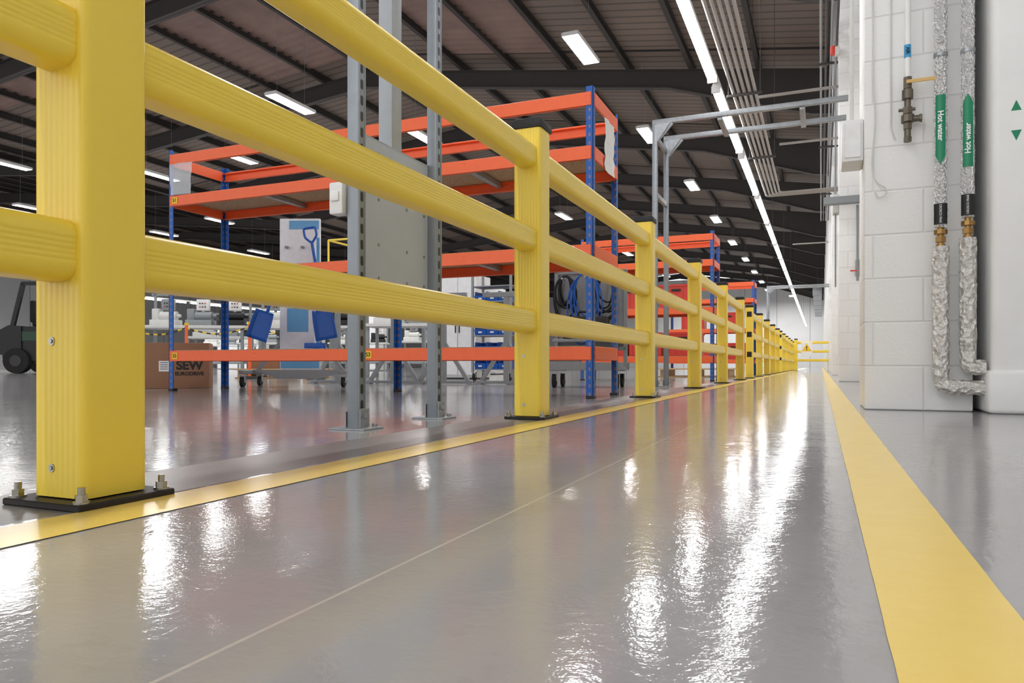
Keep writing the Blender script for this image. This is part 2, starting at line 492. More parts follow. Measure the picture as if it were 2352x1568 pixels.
MB().box((-.060, .29, 1.63), (.055,.065,1.44), .003).obj('cable_trunking', mat('trunking_grey',(176,181,186),.45,.1), t)
t2 = thing('switch_box', 'white plastic switch box fixed to channel stand', 'switch', (-1.392, 1.905, .67))
MB().box((0,0,.05), (.05,.045,.1), .006).obj('box_body', LAMP, t2)
MB().box((0,-.026,.055), (.03,.008,.03), .003).obj('rocker', WTXT, t2)

def portal(y, label):
    t = thing('strut_portal', label, 'metal portal', (-1.34, y, 0), 'channel portals over the walkway')
    for dy in (0, .5):
        strut(t, 0, dy, 2.3)
        MB().box((.76, dy, 2.3205), (1.56,.041,.041), .003).obj('crossbar', GALV, t)
        g = MB(); g.prism([(0.02,2.3),(0.14,2.3),(0.02,2.14)], lambda u, v, q: (u, q, v), dy-.026, dy-.022); g.obj('gusset', GALV, t, smooth=False)
        MB().beam((.02,dy,2.16), (.15,dy,2.3), .03, .02).obj('brace', GALV, t)
    for zz in (1.7, 2.2): MB().box((0,.25,zz), (.03,.46,.041), .003).obj('spacer', GALV, t)
    for xx in (.55, 1.2): MB().box((xx,.25,2.29), (.041,.5,.03), .003).obj('spacer', GALV, t)
    return t
portal(6.39, 'galvanised channel portal spanning from floor to white pier')
portal(21.0, 'galvanised channel portal further along the walkway')

# ------------------------------------------------------------------ racks
def upright_mesh(sx, sy, h):
    m = MB(); w, th = .044, .003
    m.box((-sx*w/2, sy*th/2, h/2), (w, th, h)); m.box((-sx*th/2, sy*w/2, h/2), (th, w, h))
    return m
def beam_x(m, x0, x1, y, z, out):
    m.box(((x0+x1)/2, y, z-.04), (x1-x0, .014, .08), .002, 1)
    m.box(((x0+x1)/2, y-out*.018, z-.018), (x1-x0, .03, .004))
    m.box(((x0+x1)/2, y-out*.010, z-.076), (x1-x0, .022, .008), .001, 1)
    for xx in (x0+.012, x0+.032, x1-.012, x1-.032, (x0+x1)/2-.01, (x0+x1)/2+.01):
        for dz in (.022, .058): m.cyl((xx, y+out*.006, z-dz), (xx, y+out*.0095, z-dz), .0035, 8)
def rack(label, xs, y, loc, levels=(.31,.92,1.51), top=1.83, D=.58, h=1.865, group='orange and blue shelving racks'):
    t = thing('shelving_rack', label, 'shelving rack', loc, group)
    for i, x in enumerate(xs):
        for yy, sy in ((0, 1), (D, -1)):
            sx = 1 if i == 0 else -1
            o = upright_mesh(sx, sy, h).obj('upright', UPR, t, (x, yy, 0), smooth=False)
            MB().box((-sx*.02, sy*.02, .008), (.05,.05,.016), .003, 1).obj('foot', BLK, o)
    for i in range(len(xs)-1):
        xa, xb = xs[i+1], xs[i]
        for z in list(levels)+[top]:
            for yy, out in ((.006, -1), (D-.006, 1)):
                m = MB(); beam_x(m, xa+.012, xb-.012, yy+out*.004, z, out); m.obj('beam', ORANGE, t)
        for z in levels:
            MB().box(((xa+xb)/2, D/2, z-.004), (xb-xa-.012, D-.03, .018), .001, 1).obj('shelf', CHIP, t)
            m = MB(); m.box(((xa+xb)/2, D/2, z-.034), (.04, D-.03, .035), .002, 1); m.obj('support_bar', GALV, t)
    for x in (xs[0], xs[-1]):
        for z in list(levels)+[top]:
            m = MB(); m.box((x, D/2, z-.04), (.012, D-.06, .08), .002, 1); m.obj('side_beam', ORANGE, t)
    return t
XS = [0, -1.72, -3.42]
r1 = rack('two-bay boltless rack with orange beams and blue uprights', XS, 0, (-1.25, 4.2, 0))
def tag(par, x, z, s):
    MB().box((x, -.0085, z-.04), (.055,.002,.05), .0005, 1).obj('shelf_tag', LABY, par)
    text(s, .04, INK, par, (x, -.0105, z-.04), (R90,0,0), bold=.0006)
tag(r1, -3.35, 1.51, 'S1'); tag(r1, -3.35, .31, 'S3'); tag(r1, -1.58, .31, 'S3')
r2 = rack('one-bay orange and blue rack holding red crates', [0,-1.72], 0, (-1.22, 9.3, 0))
r3 = rack('one-bay orange and blue rack further along barrier', [0,-1.72], 0, (-1.2, 15.0, 0))
def sheet(name, label, loc, w, h, axis, seed, mm=None):
    random.seed(seed); pts = []
    for i in range(9):
        row = []
        for j in range(6):
            u = w*(j/5-.5)*(1-.18*i/8 if seed == 2 else 1); v = -h*i/8; d = random.uniform(-.006,.006)
            row.append((u, d, v) if axis == 'x' else (d, u, v))
        pts.append(row)
    o = MB().grid(pts).obj(name, mm or SHEET, None, loc, ang=60); meta(o, label, 'plastic sleeve')
sheet('document_sleeve', 'white document sleeve hanging at rack end', (-1.236, 4.52, 1.74), .22, .33, 'y', 1)
sheet('document_sleeve', 'clear plastic sleeve hanging from rack upright', (-4.53, 4.183, 1.75), .24, .24, 'x', 2, SLEEVE)

def crate(loc, size, m_, label):
    t = thing('plastic_crate', label, 'crate', loc, 'crates on the racks')
    w, d, h = size; m = MB()
    m.box((0,0,.01), (w*.92,d*.92,.02), .004,1)
    for sx in (-1,1): m.box((sx*(w/2-.008),0,h/2), (.014,d,h), .003,1)
    for sy in (-1,1): m.box((0,sy*(d/2-.008),h/2), (w,.014,h), .003,1)
    m.box((0,-d/2,h-.015),(w+.02,.02,.03),.004,1); m.box((0,d/2,h-.015),(w+.02,.02,.03),.004,1)
    for k in range(5): m.box((-w/2+w*(k+.5)/5, -d/2-.003, h*.45), (.01,.01,h*.7))
    m.obj('crate_body', m_, t)
    MB().box((0,-d/2-.012,h*.75), (w*.28,.004,.03), .001,1).obj('hand_hole', BLK, t)
for xx, zz in ((-1.62,.318),(-2.1,.318),(-2.55,.318),(-1.7,.928),(-2.3,.928)):
    crate((xx, 9.6, zz), (.42,.4,.3), RED, 'red plastic crate on the rack shelf')
for xx, zz in ((-1.6,.318),(-2.2,.318),(-1.7,.928),(-2.4,.928)):
    crate((xx, 15.3, zz), (.45,.4,.32), RED, 'red plastic crate on the rack shelf')

# ------------------------------------------------------------------ luminaires
def panel_lamp():
    t = thing('high_bay_lamp', 'white rectangular high-bay lamp hung below the roof', 'ceiling lamp', (0,0,0), 'high-bay lamps')
    m = MB(); m.box((0,0,.06), (.30,1.42,.05), .01); m.box((0,0,.10), (.14,1.2,.04), .01)
    m.box((.165,0,.03),(.02,1.46,.07),.004,1); m.box((-.165,0,.03),(.02,1.46,.07),.004,1)
    m.box((0,.72,.03),(.35,.02,.07),.004,1); m.box((0,-.72,.03),(.35,.02,.07),.004,1)
    m.obj('lamp_housing', LAMP, t)
    MB().box((0,0,.028), (.3,1.4,.012), .002,1).obj('diffuser', GLOW2, t)
    MB().cyl((0,.5,.12),(0,.5,2.5),.004,6).cyl((0,-.5,.12),(0,-.5,2.5),.004,6).obj('suspension_wire', GALV, t)
    return t
def arealight(sx, sy, power, col=(1,.99,.975)):
    L = bpy.data.lights.new('lamp_light','AREA'); L.shape = 'RECTANGLE'; L.size = sx; L.size_y = sy; L.energy = power; L.color = col
    return L
LP = [(-4.42,14.02),(-11.81,14.22),(-16.37,17.27),(-20.37,17.92),(-24.27,24.55),(-29.0,32.2),(-29.2,19.6),(-23.6,15.0),
      (-10.07,29.5),(-4.18,26.2),(-4.2,32.7),(-4.2,39.2),(-4.15,45.7),(-4.15,52.1),(-4.15,58.5),(-4.15,65),(-4.38,19.97),(-10.16,17.8),
      (-10.1,40.8),(-29.1,25.9),(-4.3,7.6),(-10.5,8),(-10.1,52),(-17,30),(-22,40),(-17,50),(-38,34),(-44,28)]
FAR_FILL = [(-2.5,71.5),(-7,71.5),(-12,71.5)]  # extra lamps added to brighten the far end wall
base = None
Lm = arealight(.3, 1.4, 120); Lh = arealight(.3, 1.4, 230); Lfar_fill = arealight(.3, 1.4, 210)
for i, (x, y) in enumerate(LP+FAR_FILL):
    if base is None: base = panel_lamp(); base.location = (x,y,6.5); o = base
    else: o = dup(base, (x,y,6.5))
    for ch in list(o.children):
        if ch.name.startswith('suspension_wire'):
            hh = (rtop(x)+.15-6.5)/2.5*1.0; ch.scale = (1,1,hh); ch.location = (0,0,.12*(1-hh))
    if i == 0: lights = []
    lights.append((o, Lfar_fill if (x, y) in FAR_FILL else (Lh if x < -16 else Lm)))
for o, L in lights:
    l = bpy.data.objects.new('lamp_light', L); l.parent = o; l.location = (0,0,.018); C.objects.link(l)
def tube_lamp():
    t = thing('linear_lamp', 'continuous white linear tube lamp under trunking', 'ceiling lamp', (0,0,0), 'linear tube lamps')
    m = MB(); m.box((0,0,.075), (.09,2.8,.05), .008); m.box((0,1.39,.03),(.11,.03,.09),.006,1); m.box((0,-1.39,.03),(.11,.03,.09),.006,1)
    m.obj('lamp_housing', LAMP, t)
    MB().prism([(.055*math.cos(a), .045*math.sin(a)+.045) for a in [math.pi*(1+k/12) for k in range(13)]], lambda u,v,q:(u,q,v), -1.375, 1.375).obj('diffuser', GLOW, t)
    return t
tl = tube_lamp(); tl.location = (-1.19, 7.53, 3.56)
for k in list(range(-4,0))+list(range(1,20)):  # negative steps are unseen tubes added to light the near pier
    dup(tl, (-1.19, 7.53+3.13*k, 3.56))
for k in range(5): dup(tl, (-32.2, 28.7+3.1*k, 3.6))
for k in range(4): dup(tl, (-24.2, 30.7+3.3*k, 3.4))  # extra low tubes added to brighten the dim rear hall
t = thing('lighting_trunking', 'white lighting trunking suspended above the walkway', 'cable trunking', (-1.19, 0, 3.66))
MB().box((0,31,.03), (.07,72,.06), .004,1).obj('trunking_body', OFFW, t)
m = MB()
for k in range(10): m.cyl((0,2+6.26*k,.06),(0,2+6.26*k,4.1),.004,6)
m.obj('suspension_wire', DARKST, t)
for xx, yy, zz in ((-32.2,35,3.70),(-24.2,35.6,3.5)):  # second run only carries the added fill tubes
    t = thing('lighting_trunking', 'white lighting trunking above the work area', 'cable trunking', (xx, yy, zz))
    MB().box((0,0,.03), (.07,15,.06), .004,1).obj('trunking_body', OFFW, t)
    m = MB()
    for k in (-6,-2,2,6): m.cyl((0,k,.06),(0,k,4.3),.004,6)
    m.obj('suspension_wire', GALV, t)

for i in range(5):
    x = -1.01+.065*i; ye = 15.6-.065*i
    m = MB(); m.tube(fillet([(x,1.0,3.6),(x,ye,3.6),(.74,ye,3.6)], .12), .019, 10)
    meta(m.obj('cable_conduit', CONDM), 'pale grey conduit running below the roof to the wall', 'conduit', 'overhead conduits')
for yy in (3.5,6.5,9.5,12.5):
    t = thing('conduit_hanger', 'steel hanger bracket carrying the conduits', 'bracket', (-.88,yy,3.564), 'conduit hangers')
    m = MB(); m.box((0,0,0),(.42,.03,.03),.003,1); m.cyl((-.19,0,0),(-.19,0,4.0),.005,6); m.cyl((.19,0,0),(.19,0,3.95),.005,6); m.obj('hanger_frame', DARKST, t)
for yy, zz, x0 in ((9.95,3.66,-.75),(12.2,3.66,-.6),(24,3.9,-.8)):
    meta(MB().tube([(x0,yy,zz),(.75,yy,zz)], .020, 10).obj('cross_pipe', CONDM), 'pale pipe crossing from conduits to wall', 'pipe', 'cross pipes')
for i in range(4):
    x = .0+.06*i
    m = MB(); m.tube([(x,5.0,4.2),(x,22,4.2)], .014, 8)
    meta(m.obj('cable_conduit', DARKST if i%2 else GREYM), 'dark service cable run along the wall', 'conduit', 'wall cable runs')
for yy in (6.5,10.5,14.5,18.5):
    m = MB(); m.box((.36,yy,4.17),(.78,.03,.03),.003,1)
    meta(m.obj('cable_bracket', DARKST), 'steel wall bracket carrying service cables', 'bracket', 'cable brackets')
t = thing('air_duct', 'grey ventilation duct high along the far wall', 'duct', (-.2, 58, 4.6))
MB().box((0,0,0),(.5,22,.4),.01).obj('duct_body', GALV, t)
m = MB()
for k in range(6): m.box((0,-10+4*k,0),(.54,.05,.44),.004,1)
m.obj('duct_flange', GALV, t)
m = MB()
for k in range(6): m.cyl((0,-9.5+3.8*k,.2),(0,-9.5+3.8*k,3.0),.01,6)
m.obj('suspension_rod', DARKST, t)

# ------------------------------------------------------------------ pipework on pier
YP = 3.585
def band(name, m_, parent, x, y, r, z0, z1, ha, tip=0, tipdir=1, face=-R90):
    pts = []; n = 24
    for i in range(n+1):
        z = z0+(z1-z0)*i/n; h = ha
        if tip:
            d = (z1-z) if tipdir > 0 else (z-z0)
            if d < tip: h = ha*max(.02, d/tip)
        pts.append([(x+r*math.cos(face+h*(j/8-1)), y+r*math.sin(face+h*(j/8-1)), z) for j in range(17)])
    return MB().grid(pts).obj(name, m_, parent, ang=60)
FACE = -R90-math.radians(8)
def hotpipe(x, elbow_z, label, vz, up, g0, g1, r=.0245, rl=.032, x_end=.632):
    t = thing('hot_water_pipe', label, 'pipe', (0,0,0), 'hot water pipes')
    m = MB()
    path = []; rad = []
    z = 2.9
    while z > vz+.05:
        path.append((x+random.uniform(-.001,.001), YP, z)); rad.append(r+random.uniform(-.0012,.0012)); z -= .009
    m.tube(path, rad, 26, jit=.0012); m.obj('upper_pipe', FOIL, t)
    low = fillet([(x, YP, vz-.03), (x, YP, elbow_z), (x_end, YP, elbow_z)], min(.05, (x_end-x)*.45))
    pp = []
    for a, b in zip(low, low[1:]):
        n = max(1, int((b-a).length/.014)); pp += [a+(b-a)*k/n for k in range(n)]
    pp.append(low[-1])
    MB().tube(pp, [rl+random.uniform(-.0015,.0015) for _ in pp], 26, jit=.002).obj('lagged_pipe', LAG, t)
    m = MB(); m.cyl((x,YP,vz-.035),(x,YP,vz+.06),.012,14); m.cyl((x,YP,vz-.012),(x,YP,vz+.012),.021,6); m.cyl((x,YP,vz+.022),(x,YP,vz+.04),.026,10); m.cyl((x,YP,vz-.03),(x,YP,vz-.02),.018,12)
    m.obj('union_fitting', BRASS, t)
    band('flow_label', GREEN, t, x, YP, r+.0032, g0, g1, .72, .035, 1 if up else -1, FACE)
    text('Hot water', .030, WTXT, t, (x+(r+.0048)*math.cos(FACE), YP+(r+.0048)*math.sin(FACE), (g0+g1)/2+(.015 if not up else -.035)), (R90, (-R90 if up else R90), math.radians(-8)), bold=.0007)
    band('tape_label', BLK, t, x, YP, r+.0034, vz+.062, vz+.15, 1.1, face=FACE)
    text('CROSCO FRAS', .012, WTXT, t, (x+(r+.0058)*math.cos(FACE), YP+(r+.0058)*math.sin(FACE), vz+.106), (R90, -R90 if up else R90, math.radians(-8)))
    for zz in (1.52,):
        MB().cyl((x,YP,zz-.008),(x,YP,zz+.008),r+.003,18).obj('pipe_clip', GALV, t)
hotpipe(.470, .105, 'foil-lagged hot water pipe with downward green arrow label', .735, False, 1.05, 1.345)
hotpipe(.570, .19, 'foil-lagged hot water pipe with upward green arrow label', .765, True, 1.03, 1.335)
t = thing('air_pipe', 'white air pipe with bronze valve and yellow lever', 'pipe', (.347, 3.60, 0))
MB().cyl((0,0,1.44),(0,0,2.9),.0125,16).obj('pipe', WHITE, t)
m = MB(); m.cyl((0,0,1.17),(0,0,1.45),.013,14)
for z0, z1, r_, s_ in ((1.40,1.45,.018,6),(1.355,1.395,.022,12),(1.29,1.32,.02,6),(1.255,1.285,.026,10),(1.225,1.25,.018,6),(1.17,1.19,.017,6)):
    m.cyl((0,0,z0),(0,0,z1),r_,s_)
m.cyl((0,0,1.268),(.05,0,1.268),.014,12); m.cyl((.045,0,1.268),(.055,0,1.268),.018,6); m.cyl((-.035,0,1.31),(.03,0,1.31),.007,10)
m.obj('valve_body', BRONZE, t)
m = MB(); m.box((.06,-.022,1.425),(.12,.005,.016),.002,1); m.cyl((0,-.026,1.425),(0,0,1.425),.008,8); m.box((.115,-.024,1.42),(.03,.008,.02),.003,1); m.obj('valve_lever', YLEV, t)
band('pipe_label', AIRB, t, 0, 0, .0138, 1.535, 1.59, 2.2)
text('AIR', .02, INK, t, (-.001,-.0165,1.562), (R90, R90, 0), bold=.0004)
pp = [(.215,3.635,2.9),(.213,3.635,1.6),(.222,3.635,1.3),(.21,3.635,1.1),(.225,3.63,1.02),(.262,3.63,.985),(.262,3.63,.955),(.235,3.63,.945),(.222,3.63,.97)]
def smoothp(P, n=6):
    P = [Vector(p) for p in P]; out = []
    for i in range(len(P)-1):
        a = P[max(i-1,0)]; b = P[i]; c = P[i+1]; d = P[min(i+2,len(P)-1)]
        for k in range(n):
            q = k/n; out.append(.5*((2*b)+(c-a)*q+(2*a-5*b+4*c-d)*q*q+(3*b-a-3*c+d)*q**3))
    out.append(P[-1]); return out
meta(MB().tube(smoothp(pp), .003, 6).obj('loose_cable', OFFW), 'thin pale cable looping down the blockwork', 'cable')
meta(MB().tube([(.285,3.642,2.9),(.285,3.642,1.25),(.30,3.642,1.2)], .003, 6).obj('loose_cable', OFFW), 'thin white cable fixed down the blockwork', 'cable')
t = thing('junction_box', 'white electrical junction box on pier side', 'electrical box', (.134, 3.80, 1.13))
MB().box((0,0,.1),(.09,.2,.19),.006).obj('box_body', LAMP, t)
MB().box((0,-.103,.1),(.07,.006,.16),.003,1).obj('box_lid', LAMP, t)
MB().cyl((.0,0,.195),(.0,0,1.6),.009,10).obj('conduit', OFFW, t)
t = thing('junction_box', 'small grey fused switch on wall pier', 'electrical box', (.163, 9.75, 2.05))
MB().box((0,0,.1),(.07,.2,.22),.006).obj('box_body', OFFW, t)
MB().cyl((.0,0,.2),(0,0,2.1),.012,10).cyl((0,0,0),(0,0,-.9),.01,10).obj('conduit', GREYM, t)
t = thing('cable_tray', 'grey steel cable tray bracket on wall pier', 'bracket', (.28, 9.55, 2.12))
MB().box((0,0,0),(.5,.1,.01),.002,1).box((0,-.05,.04),(.5,.006,.08),.002,1).obj('tray_body', GREYM, t)
t = thing('drop_pipe', 'thin grey drop pipe with tap on pier', 'pipe', (.40, 9.6, .0))
MB().cyl((0,0,1.2),(0,0,2.1),.014,10).cyl((0,0,1.25),(0,0,1.45),.024,8).obj('pipe', GREYM, t)
MB().box((-.04,-.02,1.32),(.08,.01,.016),.003,1).obj('tap_lever', RED, t)
t = thing('alarm_beacon', 'red alarm beacon on wall pier', 'alarm', (.17, 9.6, 3.93))
MB().cyl((-.03,0,0),(-.03,0,.09),.04,16).obj('lens', RED, t)
MB().box((.01,0,.03),(.05,.08,.1),.004,1).obj('mount', OFFW, t)

# ------------------------------------------------------------------ cardboard box
t = thing('cardboard_box', 'brown cardboard carton printed in black on the floor', 'box', (-5.20, 4.76, 0), rz=math.radians(40))
m = MB(); m.box((0,0,.195),(.56,.36,.39),.006,2); m.box((0,0,.391),(.56,.006,.003)); m.obj('carton', CARD, t)
MB().box((0,0,.392),(.56,.05,.003)).obj('tape', mat('packing_tape',(180,150,112),.3), t)
text('SEW', .105, INK, t, (.125,-.1825,.195), (R90,0,0), bold=.004)
text('EURODRIVE', .043, INK, t, (.125,-.1825,.125), (R90,0,0), bold=.0015)
MB().box((-.075,-.1815,.19),(.08,.002,.09),.0005,1).obj('address_label', SHEET, t)
for k in range(4): MB().box((-.075,-.183,.22-.018*k),(.06,.001,.005)).obj('label_print', INK, t)

# ------------------------------------------------------------------ castors
def castor(parent, x, y, h=.11, r=.045, name='castor'):
    m = MB(); m.cyl((x-.014,y,r),(x+.014,y,r),r,20)
    o = m.obj(name, RUB, parent)
    b = MB(); b.box((x-.02,y,r+.03),(.004,.04,.07),.001,1); b.box((x+.02,y,r+.03),(.004,.04,.07),.001,1); b.box((x,y,h-.006),(.06,.06,.008),.001,1); b.cyl((x-.024,y,r),(x+.024,y,r),.009,10)
    b.obj('fork', GALV, o); return o

t = thing('cleaning_station', 'white and blue shadow board on wheeled steel base', 'tool board', (-4.50, 5.55, 0), rz=math.radians(22))
MB().box((0,0,.86),(.38,.035,1.42),.006).obj('board', MIDW, t)
MB().box((.04,-.019,1.51),(.28,.004,.08),.001,1).obj('header_strip', LBLUE, t)
MB().box((0,-.019,.22),(.36,.004,.1),.001,1).obj('footer_strip', LBLUE, t)
MB().box((.16,-.0195,.84),(.05,.004,1.1),.001,1).obj('side_strip', LBLUE, t)
MB().box((-.02,-.0195,.62),(.2,.003,.22),.001,1).obj('shadow_print', LBLUE, t)
m = MB(); m.box((0,0,.135),(1.0,.05,.04),.004); m.box((-.46,0,.135),(.05,.5,.035),.004); m.box((.46,0,.135),(.05,.5,.035),.004)
m.prism([(-.46,.155),(.46,.155),(.2,.07),(-.2,.07)], lambda u,v,q:(u,q,v), -.03,-.025)
m.beam((-.4,0,.15),(-.16,0,.45),.03,.03); m.beam((.4,0,.15),(.16,0,.45),.03,.03)
m.obj('base_frame', GREYM, t)
for sx in (-.46,.46):
    for sy in (-.22,.22): castor(t, sx, sy)
for xx in (-.12,.03,.14): MB().box((xx,-.03,1.3),(.03,.04,.02),.003,1).obj('hook', GREYM, t)
def shovel(label, loc, rx, rz, L, handle=True, bw=.1, bh=.27):
    t = thing('shovel', label, 'shovel', loc, 'blue cleaning shovels')
    t.rotation_euler = (0, rx, rz)
    MB().cyl((0,0,bh-.04),(0,0,L),.014,12).obj('shaft', BLUE, t)
    m = MB(); pts = []
    for i in range(9):
        v = bh*i/8; wdt = bw*(1-.12*(i/8)**3)
        pts.append([(wdt*(j/4-1), -.025-(.035 if abs(j/4-1) > .95 else 0), v) for j in range(9)])
    m.grid(pts); o = m.obj('blade', BLUE, t, ang=30)
    s = o.modifiers.new('s','SOLIDIFY'); s.thickness = .006
    if handle:
        m = MB(); m.tube(fillet([(0,0,L-.02),(-.055,0,L+.04),(-.055,0,L+.12),(.055,0,L+.12),(.055,0,L+.04),(0,0,L-.02)], .02, 3), .011, 8); m.obj('d_handle', BLUE, t)
shovel('blue plastic shovel with D handle on tool board', (-4.08, 5.42, .43), math.radians(-10), math.radians(20), .90)
shovel('dark blue plastic shovel leaning beside tool board', (-4.74, 5.26, .43), math.radians(18), math.radians(20), .5, False)
t = thing('squeegee', 'white-handled squeegee hanging on tool board', 'squeegee', (-4.33,5.55,.35), rz=math.radians(22))
MB().cyl((0,0,.05),(0,0,1.05),.011,10).obj('shaft', WTXT, t)
MB().box((0,0,.03),(.2,.03,.05),.006).obj('squeegee_head', BLUE, t)

def stand(loc, rz, label='grey steel trestle stand with braced feet'):
    t = thing('trestle_stand', label, 'trestle', loc, 'grey trestle stands', rz)
    m = MB(); m.box((0,0,.47),(.05,.05,.92),.003,1); m.box((0,0,.02),(.62,.06,.03),.003,1)
    m.beam((-.27,0,.03),(-.015,0,.42),.035,.04); m.beam((.27,0,.03),(.015,0,.42),.035,.04)
    m.box((0,0,.93),(.5,.06,.05),.003,1); m.box((-.3,0,.005),(.08,.1,.01),.001,1); m.box((.3,0,.005),(.08,.1,.01),.001,1)
    m.obj('stand_frame', GREYM, t); return t
s0 = stand((-4.85,6.6,0), .15)
for p in ((-4.2,6.7,0),(-3.65,6.8,0),(-3.0,6.95,0)): dup(s0, p, .15)

t = thing('tool_trolley', 'grey steel tool trolley on castors with back panel', 'trolley', (-1.95, 6.42, 0), rz=math.radians(8))
m = MB(); m.box((0,0,.17),(.66,.5,.03),.003,1); m.box((0,-.25,.19),(.68,.03,.07),.003,1); m.box((0,.25,.19),(.68,.03,.07),.003,1); m.obj('base_tray', GREYM, t)
m = MB()
for sx in (-.32,.32): m.box((sx,.1,.62),(.035,.035,.9),.003,1)
m.box((0,.1,1.06),(.66,.035,.035),.003,1); m.box((0,.1,.35),(.66,.035,.035),.003,1); m.obj('post_frame', GREYM, t)
MB().box((0,.122,.7),(.64,.008,.68),.002,1).obj('back_panel', mat('mid_grey_panel',(150,153,158),.5), t)
MB().box((0,-.05,.42),(.6,.34,.025),.003,1).obj('middle_shelf', GREYM, t)
for sx in (-.28,.28):
    for sy in (-.2,.2): castor(t, sx, sy, .155, .06)
for i, (xx, zz) in enumerate(((-.24,.99),(-.03,1.0),(.16,.95))):
    MB().cyl((xx,.09,zz),(xx,-.06,zz),.01,8).obj('hook', GALV, t)
def hose(label, loc, m_, R, n, r, seed):
    random.seed(seed); keys = []
    for k in range(n):
        Rk = R*random.uniform(.7,1.25); asp = random.uniform(1.1,1.7); ox = random.uniform(-.03,.03); oy = random.uniform(-.03,.03)
        for q in range(8):
            a = 2*math.pi*q/8+random.uniform(-.1,.1)
            keys.append((ox*math.sin(a/2)+Rk*.75*math.sin(a), oy*math.sin(a/2), -Rk*asp+Rk*asp*math.cos(a)))
    o = MB().tube(smoothp(keys, 5), r, 8).obj('coiled_hose', m_, None, loc); meta(o, label, 'hose', 'coiled hoses')
hose('coiled black rubber hose hanging on tool trolley', (-2.17,6.40,1.02), RUB, .12, 7, .010, 1)
hose('coiled blue air hose hanging on tool trolley', (-1.96,6.34,1.04), BLUE, .16, 6, .006, 2)
hose('coiled black cable hanging on tool trolley', (-1.80,6.42,1.0), RUB, .12, 7, .008, 3)
t = thing('drill_case', 'black power tool case on trolley shelf', 'tool case', (-1.95,6.33,.434), rz=math.radians(8))
MB().box((0,0,.1),(.4,.2,.2),.015).obj('case_body', BLK, t)
MB().tube(fillet([(-.07,-.0,.2),(-.07,0,.245),(.07,0,.245),(.07,0,.2)],.02,3),.01,8).obj('handle', BLK, t)

t = thing('bin_rack', 'grey wheeled rack for blue picking bins', 'storage rack', (-3.92, 8.76, 0))
m = MB()
for sx in (-.27,.27):
    for sy in (-.16,.16): m.box((sx,sy,.75),(.03,.03,1.3),.002,1)
for z in (.14,.36,.58,.80,1.02,1.22): m.box((0,0,z),(.56,.34,.014),.002,1)
m.obj('rack_frame', GREYM, t)
for sx in (-.25,.25):
    for sy in (-.15,.15): castor(t, sx, sy, .11)
def bin_():
    t = thing('picking_bin', 'blue plastic picking bin on wheeled rack', 'storage bin', (0,0,0), 'blue picking bins')
    m = MB(); w, d, h = .16, .26, .13
    m.box((0,0,.006),(w,d,.01)); m.box((-w/2,0,h/2),(.006,d,h),.002,1); m.box((w/2,0,h/2),(.006,d,h),.002,1)
    m.box((0,d/2,h/2),(w,.006,h)); m.box((0,-d/2-.01,h*.3),(w,.006,h*.6),0,1,Matrix.Rotation(.3,4,'X'))
    m.obj('bin_body', BLUE, t)
    MB().box((0,-d/2-.018,h*.3),(.05,.003,.02),.001,1).obj('bin_label', SHEET, t); return t
bb = None
for z in (.147,.367,.587,.807,1.027):
    for xx in (-.17,0,.17):
        p = (-3.92+xx, 8.76, z)
        if bb is None: bb = bin_(); bb.location = p
        else: dup(bb, p)
def cabinet(loc, w, h, d, label):
    t = thing('steel_cabinet', label, 'cabinet', loc, 'storage cabinets')
    MB().box((0,0,h/2+.02),(w,d,h),.006).obj('cabinet_body', OFFW, t)
    for sx in (-1,1):
        dd = MB().box((sx*w/4,-d/2-.008,h/2+.03),(w/2-.012,.016,h-.06),.004,1).obj('door', LAMP, t)
        MB().box((sx*.03,-d/2-.024,h/2),(.012,.02,.14),.003,1).obj('handle', BLK, dd)
    MB().box((0,0,.01),(w*.95,d*.95,.03)).obj('plinth', BLK, t)
cabinet((-4.75, 9.5, 0), .6, 1.45, .45, 'white two-door steel cabinet on the floor')
cabinet((-6.7, 14.2, 0), .9, 1.8, .5, 'white two-door steel cabinet near benches')
cabinet((-8.3, 17.5, 0), .9, 1.7, .5, 'pale two-door steel cabinet near benches')
for p in ((-17.5,22,0),(-21,23,0),(-14.2,21,0),(-25,26,0)): cabinet(p, 1.2, 1.9, .5, 'pale two-door steel cabinet behind the benches')

